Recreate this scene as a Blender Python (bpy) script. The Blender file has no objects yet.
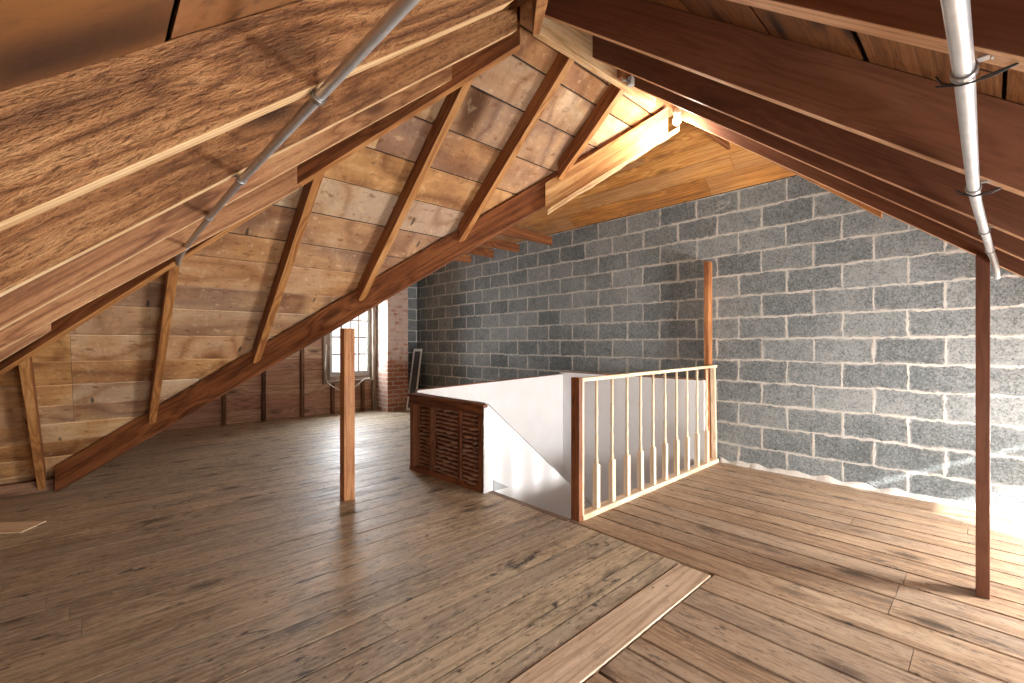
import bpy, bmesh, math, random
from mathutils import Vector, Matrix, noise
random.seed(7)
scn = bpy.context.scene
C = scn.collection
R = random.uniform

# ------------------------------------------------------------------ world axes
# x runs square to the block wall, y runs along it, floor at z = 0
HC = 1.15

# ------------------------------------------------------------------ node helper
class NT:
    def __init__(s, name):
        s.m = bpy.data.materials.new(name); s.m.use_nodes = True
        s.t = s.m.node_tree; s.t.nodes.clear()
        s.out = s.n('ShaderNodeOutputMaterial')
        s.b = s.n('ShaderNodeBsdfPrincipled')
        s.l(s.b.outputs[0], s.out.inputs[0])
    def n(s, k, **kw):
        x = s.t.nodes.new(k)
        for a, v in kw.items(): setattr(x, a, v)
        return x
    def l(s, a, b): s.t.links.new(a, b)
    def put(s, sock, v):
        if v is None: return
        if isinstance(v, (int, float)): sock.default_value = v
        elif isinstance(v, (tuple, list)):
            sock.default_value = (tuple(v) + (1,))[:4] if len(sock.default_value) == 4 else tuple(v)
        else: s.l(v, sock)
    def math(s, op, a, b=None, c=None, clamp=False):
        x = s.n('ShaderNodeMath', operation=op, use_clamp=clamp)
        s.put(x.inputs[0], a); s.put(x.inputs[1], b)
        if c is not None: s.put(x.inputs[2], c)
        return x.outputs[0]
    def vmath(s, op, a, b=None):
        x = s.n('ShaderNodeVectorMath', operation=op)
        s.put(x.inputs[0], a); s.put(x.inputs[1], b)
        return x.outputs[0]
    def noise(s, vec, scale=1, detail=3, rough=.55, dist=0):
        x = s.n('ShaderNodeTexNoise'); s.put(x.inputs['Vector'], vec)
        x.inputs['Scale'].default_value = scale; x.inputs['Detail'].default_value = detail
        x.inputs['Roughness'].default_value = rough; x.inputs['Distortion'].default_value = dist
        return x
    def mul(s, vec, k): return s.vmath('MULTIPLY', vec, k)
    def mr(s, v, a, b, c=0, d=1, smooth=False):
        x = s.n('ShaderNodeMapRange'); s.put(x.inputs[0], v)
        if smooth: x.interpolation_type = 'SMOOTHSTEP'
        for i, q in zip((1, 2, 3, 4), (a, b, c, d)): s.put(x.inputs[i], q)
        return x.outputs[0]
    def mix(s, f, a, b, mode='MIX'):
        x = s.n('ShaderNodeMix', data_type='RGBA', blend_type=mode)
        s.put(x.inputs[0], f); s.put(x.inputs[6], a); s.put(x.inputs[7], b)
        return x.outputs[2]
    def bump(s, h, dist, strength=1, normal=None):
        x = s.n('ShaderNodeBump'); x.inputs['Distance'].default_value = dist
        x.inputs['Strength'].default_value = strength; s.put(x.inputs['Height'], h)
        if normal is not None: s.l(normal, x.inputs['Normal'])
        return x.outputs[0]

def wood(name, mid, dark, light, rough=.6, knots=.5, saw=0, stain=0, staincol=(.05, .045, .045), var=.25,
         grain=1.0, bump=.0015, huecol=None, hue=0, ringf=8, spec=.4, greycol=None, grey=0):
    """wood whose pattern follows the board: UV = metres along / across the board, 'rnd' = one value per board"""
    N = NT(name)
    uv = N.n('ShaderNodeUVMap').outputs[0]
    at = N.n('ShaderNodeAttribute', attribute_name='rnd')
    rnd = at.outputs['Fac']
    # knots
    kv = N.n('ShaderNodeTexVoronoi', feature='F1'); kv.inputs['Scale'].default_value = 1
    kn = N.noise(N.mul(uv, (6, 14, 1)), 1, 2)
    kd = N.vmath('ADD', N.mul(uv, (1.9, 5.2, 1)), N.mul(kn.outputs['Color'], (.10, .22, 0)))
    N.l(kd, kv.inputs['Vector'])
    kdist = kv.outputs['Distance']
    knot = N.mr(kdist, .21, .06, 0, 1, True)
    halo = N.mr(kdist, .55, .05, 0, 1, True)
    # rings, bent round the knots
    w = N.noise(N.mul(uv, (.42, 9, 1)), 1, 2.5, .5, .15)
    ph = N.math('ADD', N.math('MULTIPLY', w.outputs['Fac'], ringf), N.math('MULTIPLY', halo, 1.6))
    ring = N.math('PINGPONG', ph, .5)
    ring = N.mr(ring, 0, .5, 0, 1)
    fine = N.noise(N.mul(uv, (3.2, 110, 1)), 1, 5, .7)
    mid2 = N.noise(N.mul(uv, (1.3, 14, 1)), 1, 4, .6)
    blot = N.noise(N.mul(uv, (1.6, 3.5, 1)), 1, 4, .6)
    f = N.math('MULTIPLY_ADD', N.math('SUBTRACT', fine.outputs['Fac'], .5), 1.0 * grain, .5)
    f = N.math('MULTIPLY_ADD', N.math('SUBTRACT', ring, .5), .42 * grain, f)
    f = N.math('MULTIPLY_ADD', N.math('SUBTRACT', mid2.outputs['Fac'], .5), 1.0, f)
    f = N.math('MULTIPLY_ADD', N.math('SUBTRACT', blot.outputs['Fac'], .5), 1.0, f)
    f = N.math('MULTIPLY_ADD', N.math('SUBTRACT', rnd, .5), var * 2, f)
    col = N.mix(N.mr(f, .5, 1.05), mid, light)
    col = N.mix(N.mr(f, .5, -.05), col, dark)
    if huecol:
        hn = N.noise(N.mul(uv, (.9, 2.2, 1)), 1, 2, .5)
        r2 = N.math('FRACT', N.math('MULTIPLY', rnd, 7.31))
        hf = N.math('MULTIPLY', N.mr(N.math('ADD', hn.outputs['Fac'], N.math('MULTIPLY', r2, .5)), .55, .95), hue)
        col = N.mix(hf, col, huecol)
    if greycol:
        gn = N.noise(N.mul(uv, (.7, 5, 3)), 1.3, 4, .6)
        r3 = N.math('FRACT', N.math('MULTIPLY', rnd, 13.7))
        gf = N.math('MULTIPLY', N.mr(N.math('ADD', gn.outputs['Fac'], N.math('MULTIPLY', r3, .35)), .6, .85), grey)
        col = N.mix(gf, col, greycol)
    line = N.mr(ring, .0, .35, 1, 0)
    col = N.mix(N.math('MULTIPLY', line, .38 * grain), col, dark)
    fl = N.noise(N.mul(uv, (14, 130, 1)), 1, 3, .6)
    col = N.mix(N.mr(fl.outputs['Fac'], .58, .70, 0, .75 * grain), col, dark)
    col = N.mix(N.mr(fl.outputs['Fac'], .40, .30, 0, .4), col, light)
    kcol = tuple(c * .45 for c in dark)
    col = N.mix(N.math('MULTIPLY', N.mr(kdist, .32, .12, 0, 1, True), knots * .45), col, dark)
    col = N.mix(N.math('MULTIPLY', knot, knots), col, kcol)
    if stain:
        sn = N.noise(N.mul(uv, (4, 10, 2)), 1, 6, .78, .6)
        sf = N.math('MULTIPLY', N.mr(sn.outputs['Fac'], .575, .65), stain)
        sn2 = N.noise(N.mul(uv, (16, 55, 2)), 1, 4, .7, .3)
        col = N.mix(N.math('MULTIPLY', N.mr(sn2.outputs['Fac'], .56, .66), stain * .9), col, tuple(c * .8 for c in dark))
        col = N.mix(N.math('MULTIPLY', N.mr(sn2.outputs['Fac'], .42, .34), stain * .6), col, tuple(min(1, c * 1.15) for c in light))
        col = N.mix(sf, col, staincol)
        # nail heads
        nv = N.n('ShaderNodeTexVoronoi', feature='F1'); nv.inputs['Scale'].default_value = 1
        N.l(N.mul(uv, (7, 13, 1)), nv.inputs['Vector'])
        col = N.mix(N.mr(nv.outputs['Distance'], .085, .05, 0, .8), col, (.03, .025, .02))
    N.l(col, N.b.inputs['Base Color'])
    rr = N.math('MULTIPLY_ADD', N.math('SUBTRACT', mid2.outputs['Fac'], .5), .5, rough, clamp=True)
    N.l(rr, N.b.inputs['Roughness']); N.b.inputs['Specular IOR Level'].default_value = spec
    h = N.math('MULTIPLY_ADD', fine.outputs['Fac'], .8, N.math('MULTIPLY', mid2.outputs['Fac'], .7))
    if saw:
        s1 = N.noise(N.mul(uv, (48, 150, 1)), 1, 3, .7, .35)
        s2 = N.noise(N.mul(N.vmath('ADD', uv, N.mul(N.n('ShaderNodeUVMap').outputs[0], (0, 0, 0))), (22, 80, 1)), 1, 4, .75, .5)
        h = N.math('MULTIPLY_ADD', N.math('ADD', s1.outputs['Fac'], s2.outputs['Fac']), saw, h)
        N.l(N.mix(N.mr(N.math('ADD', s1.outputs['Fac'], s2.outputs['Fac']), 1.0, .72, 0, .85 * min(1, saw)), col, dark), N.b.inputs['Base Color'])
    N.l(N.bump(h, bump), N.b.inputs['Normal'])
    return N.m

M = {}
M['rafter_left'] = wood('rough_sawn_wood', (.40, .185, .072), (.11, .04, .014), (.64, .37, .17), .75, .9, saw=1.0, bump=.006, ringf=10, var=.1)
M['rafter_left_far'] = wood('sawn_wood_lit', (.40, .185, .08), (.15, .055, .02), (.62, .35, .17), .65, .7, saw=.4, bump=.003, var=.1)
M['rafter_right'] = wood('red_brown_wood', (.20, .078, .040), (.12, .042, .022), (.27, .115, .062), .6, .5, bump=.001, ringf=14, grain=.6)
M['beam'] = wood('warm_brown_wood', (.27, .095, .032), (.09, .026, .009), (.44, .18, .065), .6, .6, bump=.0015)
M['jack'] = wood('orange_brown_wood', (.27, .095, .03), (.09, .026, .009), (.44, .18, .06), .6, .5, bump=.0015)
M['post'] = wood('orange_post_wood', (.42, .175, .06), (.17, .05, .015), (.58, .29, .12), .6, .6, bump=.002)
M['jack_edge'] = wood('orange_lit_edge', (.50, .225, .07), (.24, .085, .026), (.68, .38, .15), .6, .3, bump=.0015)  # brighter colour on jack and hip undersides stands in for floor bounce light
M['pale_orange'] = wood('pale_orange_pine', (.66, .36, .14), (.34, .15, .05), (.84, .58, .30), .6, .7, bump=.001)
M['pale'] = wood('fresh_pine', (.78, .52, .27), (.45, .24, .10), (.92, .74, .50), .6, .5, bump=.001)
M['rail'] = wood('pale_rail_wood', (.74, .58, .40), (.50, .34, .20), (.86, .74, .58), .55, .25, bump=.0006)
M['sheath_back'] = wood('aged_pine_boards', (.68, .38, .145), (.24, .095, .032), (.95, .74, .46), .65, 1.0, saw=.2, var=.42,
                        huecol=(.46, .23, .13), hue=.55, bump=.0022, greycol=(.40, .33, .29), grey=.45, ringf=6, stain=.25, staincol=(.16, .08, .045))
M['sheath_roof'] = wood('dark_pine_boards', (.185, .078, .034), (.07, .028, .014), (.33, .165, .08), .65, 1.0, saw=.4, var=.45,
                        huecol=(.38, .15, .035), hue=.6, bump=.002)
M['sheath_orange'] = wood('honey_boards', (.52, .21, .04), (.22, .085, .022), (.72, .40, .13), .5, .45, var=.3,
                          huecol=(.30, .17, .09), hue=.55, bump=.001)
M['floor_left'] = wood('worn_floor_boards', (.46, .37, .25), (.155, .118, .082), (.68, .57, .42), .53, .9, stain=1.0, var=.10,
                       greycol=(.34, .295, .24), grey=.6, bump=.0011, spec=.5, grain=.8)
M['floor_right'] = wood('orange_floor_boards', (.345, .228, .14), (.13, .078, .048), (.50, .375, .26), .55, .9, stain=.8, var=.16,
                        greycol=(.32, .25, .19), grey=.6, bump=.0012, spec=.45, grain=.8)
M['floor_light'] = wood('light_floor_board', (.53, .39, .27), (.28, .19, .12), (.72, .58, .44), .5, .35, stain=.25, bump=.001)
M['wall_back'] = wood('back_wall_boards', (.50, .30, .19), (.22, .12, .08), (.76, .56, .40), .7, .7, var=.25,
                      huecol=(.46, .22, .16), hue=.6, bump=.0015)
M['panel'] = wood('dark_stud_wood', (.21, .072, .027), (.07, .02, .009), (.34, .125, .05), .5, .5, bump=.0015)
M['edge_right'] = wood('pale_lit_edge', (.74, .42, .22), (.40, .18, .08), (.88, .60, .36), .6, .3)  # right rafter undersides coloured paler, as if lit from the floor
M['edge_left'] = wood('pale_lit_edge_left', (.78, .55, .30), (.50, .28, .12), (.90, .72, .48), .6, .2)  # bounce light from the floor put into the left rafter undersides
M['stud'] = wood('dark_wall_stud', (.16, .075, .04), (.05, .02, .012), (.30, .16, .09), .7, .5)
M['frame_wood'] = wood('weathered_casing', (.30, .23, .18), (.14, .10, .08), (.48, .40, .33), .7, .3)

def plain(name, col, rough=.6, metal=0, bump=0, bs=40, var=0):
    N = NT(name)
    co = N.n('ShaderNodeTexCoord').outputs['Object']
    ns = N.noise(co, bs, 4, .6)
    c2 = tuple(max(0, c * (1 - var)) for c in col)
    N.l(N.mix(N.mr(ns.outputs['Fac'], .3, .7), col, c2), N.b.inputs['Base Color'])
    N.b.inputs['Roughness'].default_value = rough; N.b.inputs['Metallic'].default_value = metal
    if bump: N.l(N.bump(ns.outputs['Fac'], bump), N.b.inputs['Normal'])
    return N.m
M['white'] = plain('white_plaster', (.79, .80, .815), .7, 0, .0006, 6, .05)
M['grey_paint'] = plain('grey_paint', (.42, .43, .45), .6, 0, .0005, 8, .1)
M['steel'] = plain('galvanised_steel', (.72, .74, .76), .38, .75, .0003, 30, .2)
M['dark_steel'] = plain('clamp_steel', (.50, .50, .51), .35, .9, 0, 30, .1)
M['black'] = plain('black_cable', (.02, .02, .022), .5)
M['black_wood'] = plain('blackened_wood', (.03, .022, .018), .8, 0, .001, 20, .4)
M['white_paint'] = plain('white_paint', (.80, .80, .79), .5, 0, .0004, 12, .08)
M['white_cable'] = plain('white_cable', (.75, .72, .66), .5)
M['screen'] = plain('insect_screen', (.10, .10, .11), .8, 0, .0006, 90, .3)
M['porcelain'] = plain('porcelain', (.85, .84, .80), .3)
M['lath'] = wood('dark_lath', (.10, .03, .013), (.035, .01, .005), (.18, .06, .025), .6, .2)
M['plaster_key'] = plain('plaster_keys', (.44, .26, .17), .85, 0, .003, 60, .35)
M['sash'] = plain('painted_sash', (.55, .57, .54), .5, 0, .0004, 14, .15)

def glow(name, col, st):
    m = bpy.data.materials.new(name); m.use_nodes = True; t = m.node_tree; t.nodes.clear()
    o = t.nodes.new('ShaderNodeOutputMaterial'); e = t.nodes.new('ShaderNodeEmission')
    e.inputs[0].default_value = col + (1,); e.inputs[1].default_value = st
    t.links.new(e.outputs[0], o.inputs[0]); return m
M['bulb'] = glow('lit_bulb', (1, .9, .72), 22)
def pane():
    m = bpy.data.materials.new('window_glass'); m.use_nodes = True; t = m.node_tree; t.nodes.clear()
    o = t.nodes.new('ShaderNodeOutputMaterial'); x = t.nodes.new('ShaderNodeMixShader')
    a = t.nodes.new('ShaderNodeBsdfTransparent'); b = t.nodes.new('ShaderNodeBsdfGlossy'); b.inputs['Roughness'].default_value = .05
    x.inputs[0].default_value = .06
    t.links.new(a.outputs[0], x.inputs[1]); t.links.new(b.outputs[0], x.inputs[2]); t.links.new(x.outputs[0], o.inputs[0])
    return m
M['glass'] = pane()

def masonry(name, bw, bh, mort, c1, c2, mcol, oy, oz, axis='y', lum=.3, wob=.02, smear=.5, pit=1.0, bd=.012, white=0):
    N = NT(name)
    pos = N.n('ShaderNodeNewGeometry').outputs['Position']
    sp = N.n('ShaderNodeSeparateXYZ'); N.l(pos, sp.inputs[0])
    a = sp.outputs['Y'] if axis == 'y' else sp.outputs['X']
    if axis == 'xy': a = N.math('ADD', sp.outputs['X'], sp.outputs['Y'])
    cb = N.n('ShaderNodeCombineXYZ')
    N.l(N.math('SUBTRACT', a, oy), cb.inputs[0]); N.l(N.math('SUBTRACT', sp.outputs['Z'], oz), cb.inputs[1])
    vec = cb.outputs[0]
    d1 = N.noise(pos, 3.0, 2, .5); d2 = N.noise(pos, 28, 3, .6)
    dv = N.vmath('ADD', N.mul(N.vmath('SUBTRACT', d1.outputs['Color'], (.5, .5, .5)), (wob, wob, 0)),
                 N.mul(N.vmath('SUBTRACT', d2.outputs['Color'], (.5, .5, .5)), (wob * .55, wob * .75, 0)))
    d3 = N.noise(pos, 11, 3, .6)
    dv = N.vmath('ADD', dv, N.mul(N.vmath('SUBTRACT', d3.outputs['Color'], (.5, .5, .5)), (wob * .6, wob * .9, 0)))
    v2 = N.vmath('ADD', vec, dv)
    br = N.n('ShaderNodeTexBrick', offset=.5, offset_frequency=2, squash=1)
    N.l(v2, br.inputs['Vector']); br.inputs['Scale'].default_value = 1
    br.inputs['Color1'].default_value = (0, 0, 0, 1); br.inputs['Color2'].default_value = (1, 1, 1, 1)
    br.inputs['Mortar'].default_value = (.5, .5, .5, 1)
    N.l(N.mr(N.noise(pos, 13, 4, .7).outputs['Fac'], .3, .7, mort * .25, mort * 1.9), br.inputs['Mortar Size']); br.inputs['Mortar Smooth'].default_value = .35
    br.inputs['Brick Width'].default_value = bw; br.inputs['Row Height'].default_value = bh; br.inputs['Bias'].default_value = 0
    tone = N.n('ShaderNodeSeparateColor'); N.l(br.outputs['Color'], tone.inputs[0])
    fac = br.outputs['Fac']
    big = N.noise(pos, 1.4, 4, .6); med = N.noise(pos, 11, 5, .65); fin = N.noise(pos, 75, 4, .8)
    vor = N.n('ShaderNodeTexVoronoi', feature='F1'); N.l(pos, vor.inputs['Vector']); vor.inputs['Scale'].default_value = 160
    t = N.math('MULTIPLY_ADD', tone.outputs[0], lum, N.math('MULTIPLY', med.outputs['Fac'], .5))
    t = N.math('MULTIPLY_ADD', big.outputs['Fac'], .7, t)
    t = N.math('MULTIPLY_ADD', N.math('SUBTRACT', fin.outputs['Fac'], .5), 1.3 * pit, t)
    col = N.mix(N.mr(t, .45, 1.15), c1, c2)
    pits = N.mr(fin.outputs['Fac'], .40, .30, 0, .8 * pit)
    col = N.mix(pits, col, tuple(c * .35 for c in c1))
    # white lime smears next to the joints and in loose blotches
    br2 = N.n('ShaderNodeTexBrick', offset=.5, offset_frequency=2, squash=1)
    N.l(v2, br2.inputs['Vector']); br2.inputs['Scale'].default_value = 1
    br2.inputs['Mortar Size'].default_value = mort * 3.2; br2.inputs['Mortar Smooth'].default_value = 1
    br2.inputs['Brick Width'].default_value = bw; br2.inputs['Row Height'].default_value = bh
    near = br2.outputs['Fac']
    sm = N.math('MULTIPLY', near, N.mr(N.noise(pos, 9, 5, .75).outputs['Fac'], .46, .60))
    bl = N.mr(N.noise(pos, 2.9, 7, .78, .6).outputs['Fac'], .635, .70)
    wsm = N.math('MULTIPLY', N.math('MAXIMUM', sm, N.math('MULTIPLY', bl, .8)), smear, clamp=True)
    mc = N.mix(N.mr(med.outputs['Fac'], .3, .7), mcol, tuple(c * .72 for c in mcol))
    col = N.mix(wsm, col, mc)
    if white: # old whitewash on part of the surface
        wn = N.mr(N.math('ADD', N.noise(pos, 9, 5, .7).outputs['Fac'], N.mr(sp.outputs['Z'], .4, 1.0, -.15, .12)), .5, .6)
        col = N.mix(N.math('MULTIPLY', wn, white), col, (.72, .66, .60))
    col = N.mix(fac, col, mc)
    N.l(col, N.b.inputs['Base Color']); N.b.inputs['Roughness'].default_value = .9
    N.b.inputs['Specular IOR Level'].default_value = .2
    h = N.math('MULTIPLY_ADD', fac, -.0 if smear > .6 else -.6, N.math('MULTIPLY', fin.outputs['Fac'], .45 * pit))
    h = N.math('MULTIPLY_ADD', N.math('MAXIMUM', wsm, fac), .35, h)
    h = N.math('MULTIPLY_ADD', med.outputs['Fac'], .5, h)
    N.l(N.bump(h, bd), N.b.inputs['Normal'])
    return N.m
M['block'] = masonry('concrete_blocks', .406, .2031, .0088, (.105, .122, .128), (.35, .375, .378), (.62, .60, .56), .025, .19, 'y', .28, .030, .9, 1.6, .014)
M['block_x'] = masonry('concrete_blocks_side', .406, .2031, .0085, (.11, .128, .138), (.37, .40, .41), (.80, .78, .73), .025, .19, 'x', .28, .026, .5, 1.5, .012)
M['brick'] = masonry('red_bricks', .215, .074, .008, (.30, .095, .05), (.52, .24, .15), (.62, .55, .48), 0, 0, 'x', .5, .008, .45, .6, .004, white=.5)
M['brick_pale'] = masonry('whitewashed_bricks', .215, .074, .008, (.40, .20, .14), (.62, .42, .34), (.70, .66, .62), 0, 0, 'y', .4, .008, .6, .6, .004, white=.95)

# ------------------------------------------------------------------ mesh helpers
class MB:
    def __init__(s):
        s.bm = bmesh.new(); s.uv = s.bm.loops.layers.uv.new('UVMap'); s.c = s.bm.loops.layers.float_color.new('rnd')
    def face(s, vs, L, Wd, r, off, mi=0):
        f = s.bm.faces.new(vs)
        L = Vector(L); Wd = Vector(Wd)
        n = L.cross(Wd)
        f.normal_update()
        for lp in f.loops:
            p = lp.vert.co
            a = p.dot(L); b = p.dot(Wd) + p.dot(n) * 1.0
            lp[s.uv].uv = (a + off[0], b + off[1]); lp[s.c] = (r, r, r, 1)
        f.material_index = mi
        return f
    def prism(s, base, top, L, Wd, r=None, mi=0):
        """base, top: matching rings of points"""
        r = R(0, 1) if r is None else r
        off = (R(0, 50), R(0, 50))
        b = [s.bm.verts.new(Vector(p)) for p in base]; t = [s.bm.verts.new(Vector(p)) for p in top]
        n = len(b)
        s.face(b[::-1], L, Wd, r, off, mi); s.face(t, L, Wd, r, off, mi)
        for i in range(n):
            j = (i + 1) % n
            s.face([b[i], b[j], t[j], t[i]], L, Wd, r, off, mi)
    def box(s, p0, p1, L=(1, 0, 0), Wd=(0, 1, 0), r=None, mi=0):
        x0, y0, z0 = p0; x1, y1, z1 = p1
        s.prism([(x0, y0, z0), (x1, y0, z0), (x1, y1, z0), (x0, y1, z0)],
                [(x0, y0, z1), (x1, y0, z1), (x1, y1, z1), (x0, y1, z1)], L, Wd, r, mi)
    def beam(s, a, b, th, dep, r=None, mi=0, plumb=True, segs=1, wob=0):
        """bottom edge centre line a-b, thickness th sideways, depth dep straight up; ends cut plumb"""
        a = Vector(a); b = Vector(b); d = (b - a).normalized()
        side = Vector((-d.y, d.x, 0)).normalized() * th / 2
        up = Vector((0, 0, dep))
        r = R(0, 1) if r is None else r
        off = (R(0, 50), R(0, 50)); L = d; Wd = side.normalized().cross(d)
        rings = []
        for i in range(segs + 1):
            p = a.lerp(b, i / segs)
            w = Vector((0, 0, 0)) if (wob == 0 or i in (0, segs)) else Vector((0, 0, R(-wob, wob)))
            ws = side * (1 + (R(-.08, .08) if wob else 0))
            rings.append([s.bm.verts.new(p + q) for q in (-ws + w, ws + w, ws + up, -ws + up)])
        s.face(rings[0][::-1], L, Wd, r, off, mi); s.face(rings[-1], L, Wd, r, off, mi)
        for i in range(segs):
            A, B = rings[i], rings[i + 1]
            for k in range(4):
                j = (k + 1) % 4
                s.face([A[k], A[j], B[j], B[k]], L, Wd, r, off, mi)
    def tube(s, pts, rad, n=10, caps=True):
        pts = [Vector(p) for p in pts]; rings = []
        ref = Vector((0, 0, 1))
        for i, p in enumerate(pts):
            t = (pts[min(i + 1, len(pts) - 1)] - pts[max(i - 1, 0)]).normalized()
            u = t.cross(ref)
            if u.length < 1e-3: u = t.cross(Vector((1, 0, 0)))
            u.normalize(); v = u.cross(t)
            rr = rad[i] if isinstance(rad, (list, tuple)) else rad
            rings.append([s.bm.verts.new(p + (u * math.cos(2 * math.pi * k / n) + v * math.sin(2 * math.pi * k / n)) * rr) for k in range(n)])
        for A, B in zip(rings, rings[1:]):
            for k in range(n):
                j = (k + 1) % n
                f = s.bm.faces.new([A[k], A[j], B[j], B[k]]); f.smooth = True
        if caps:
            s.bm.faces.new(rings[0][::-1]); s.bm.faces.new(rings[-1])
    def sphere(s, c, r, sc=(1, 1, 1), n=16):
        mt = Matrix.Translation(c) @ Matrix.Diagonal((r * sc[0], r * sc[1], r * sc[2], 1))
        q = bmesh.ops.create_uvsphere(s.bm, u_segments=n, v_segments=n // 2 + 2, radius=1, matrix=mt)
        for v in q['verts']:
            for f in v.link_faces: f.smooth = True
    def pale_bottom(s):  # faces turned down take the brighter material, light put into colour
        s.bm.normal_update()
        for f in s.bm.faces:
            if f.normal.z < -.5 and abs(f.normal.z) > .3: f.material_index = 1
    def build(s, name, mats, parent=None, bevel=0, origin=None):
        bmesh.ops.recalc_face_normals(s.bm, faces=s.bm.faces)
        me = bpy.data.meshes.new(name)
        if origin is not None:
            bmesh.ops.translate(s.bm, verts=s.bm.verts, vec=-Vector(origin))
        s.bm.to_mesh(me); s.bm.free()
        for m in (mats if isinstance(mats, (list, tuple)) else [mats]): me.materials.append(M[m])
        o = bpy.data.objects.new(name, me); C.objects.link(o)
        if origin is not None: o.location = origin
        if parent is not None:
            o.parent = parent
            if origin is None: o.location = -parent.location
            else: o.location = Vector(origin) - parent.location
        if bevel:
            b = o.modifiers.new('bevel', 'BEVEL'); b.width = bevel; b.segments = 2; b.limit_method = 'ANGLE'
            b.angle_limit = math.radians(50)
        return o

def tag(o, label, cat, group=None):
    o['label'] = label; o['category'] = cat
    if group: o['group'] = group
    return o
def struct(o): o['kind'] = 'structure'; return o
def empty(name, loc, label, cat, group=None):
    o = bpy.data.objects.new(name, None); C.objects.link(o); o.location = loc
    return tag(o, label, cat, group)

# ------------------------------------------------------------------ roof planes (x, y) -> z of the underside of the boards
P4 = lambda x, y: 1.54 + .84 * x            # left slope
P3 = lambda x, y: 1.735 + .81 * y           # right slope
P1 = lambda x, y: 4.30 - .82 * y            # far slope
P2 = lambda x, y: .245 + .84 * x            # wing, left side
P5 = lambda x, y: 2.63 + .81 * (4.5 - x)    # wing, wall side

def boards(name, plane, mat, bands, along, th=.022, gap=.0035, joints=None, jit=.002):
    """bands: list of (a0, a1, lo(a), hi(a)); boards run along 'x' or 'y' between lo and hi"""
    m = MB()
    for a0, a1, lo, hi in bands:
        g = gap / 2 + R(0, jit)
        b0, b1 = a0 + g, a1 - g
        l0, l1, h0, h1 = lo(b0), lo(b1), hi(b0), hi(b1)
        if min(h0 - l0, h1 - l1) < -.0 and max(h0 - l0, h1 - l1) < .02: continue
        h0 = max(h0, l0 + .001); h1 = max(h1, l1 + .001)
        cuts = [0.0]
        mx = max(h0, h1); mn = min(l0, l1)
        js = sorted(j for j in (joints(a0) if joints else []) if max(l0, l1) + .15 < j < min(h0, h1) - .15)
        segs = []
        prev = (l0, l1)
        for j in js:
            segs.append((prev, (j - .001, j - .001))); prev = (j + .001, j + .001)
        segs.append((prev, (h0, h1)))
        dz = R(-.0015, .0015)
        for (s0, s1), (e0, e1) in segs:
            pts = [(b0, s0), (b0, e0), (b1, e1), (b1, s1)]
            if along == 'x': pts = [(q, p) for p, q in pts]
            base = [(x, y, plane(x, y) + dz) for x, y in pts]; top = [(x, y, z + th) for x, y, z in base]
            L = Vector(base[1]) - Vector(base[0])
            if L.length < .005: L = Vector(base[2]) - Vector(base[3])
            L.normalize()
            nrm = Vector((0, 0, 1)); Wd = nrm.cross(L).normalized()
            m.prism(base, top, L, Wd)
    o = m.build(name, mat)
    return struct(o)

def seq(a, b, w, jit=.012, extra=()):
    out = [a]
    while out[-1] < b - w * .6: out.append(out[-1] + w + R(-jit, jit))
    out[-1] = b
    return out

# far slope, boards along x
s1 = [1.60, 1.74, 1.88, 2.07, 2.29, 2.50, 2.70, 2.90, 3.097, 3.255, 3.457, 3.622, 3.83, 4.04, 4.235, 4.42, 4.60, 4.79, 4.97, 5.16, 5.33]
s1 = s1[:2] + [v * .984 for v in s1[2:-1]] + s1[-1:]
boards('ceiling', P1, 'sheath_back', [(a, b, lambda v: 3.22 - v, lambda v: 4.95 - v) for a, b in zip(s1, s1[1:])], 'x',
       gap=.010, th=.009, joints=lambda a: [random.choice([.62, 1.2, 1.75, -.1])] if R(0, 1) < .5 else [])
# left slope, boards along y
s4 = [-1.78, -1.55, -1.3, -1.05, -.82, -.6, -.38, -.15, .083, .31, .55, .79, 1.03, 1.27, 1.62]
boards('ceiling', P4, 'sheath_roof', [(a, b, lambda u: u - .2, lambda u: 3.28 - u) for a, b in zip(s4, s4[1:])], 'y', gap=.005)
# right slope, boards along x, a dormer opening low down next to the block wall
s3 = [-2.1, -1.85, -1.6, -1.35, -1.1, -.85, -.6, -.35, -.02, .23, .47, .725, .97, 1.21, 1.45, 1.6]
def hi3(v): return 3.3 if v < -.34 else 4.5
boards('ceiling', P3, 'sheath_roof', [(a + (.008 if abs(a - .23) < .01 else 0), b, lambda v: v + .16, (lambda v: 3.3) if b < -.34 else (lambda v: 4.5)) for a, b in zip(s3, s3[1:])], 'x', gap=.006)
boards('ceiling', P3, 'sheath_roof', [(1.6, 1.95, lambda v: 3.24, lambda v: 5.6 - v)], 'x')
# wing
s2 = seq(-.25, 3.66, .2)
boards('ceiling', P2, 'sheath_back', [(a, b, lambda u: 4.86 - u, lambda u: 7.5) for a, b in zip(s2, s2[1:])], 'y')
s5 = [3.66, 3.80, 3.94, 4.08, 4.20, 4.34, 4.5]
boards('ceiling', P5, 'sheath_orange', [(a, b, lambda u: 5.6 - u, lambda u: 7.5) for a, b in zip(s5, s5[1:])], 'y', gap=.003,
       joints=lambda a: {4.34: [1.9, 3.62], 4.2: [1.62, 3.3], 4.08: [2.9]}.get(a, [2.4]))
def cover(plane, pts):
    m = MB(); m.prism([(x, y, plane(x, y) + .032) for x, y in pts], [(x, y, plane(x, y) + .05) for x, y in pts], (1, 0, 0), (0, 1, 0))
    return struct(m.build('ceiling', 'black_wood'))
cover(P1, [(-2.15, 5.37), (1.62, 1.6), (3.33, 1.6), (-.44, 5.37)])
cover(P4, [(-1.8, -2.1), (1.65, 1.45), (1.65, 1.63), (-1.8, 5.08)])
cover(P3, [(-2.1, -2.1), (3.3, -2.1), (3.3, 1.6), (1.5, 1.6)])
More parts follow.
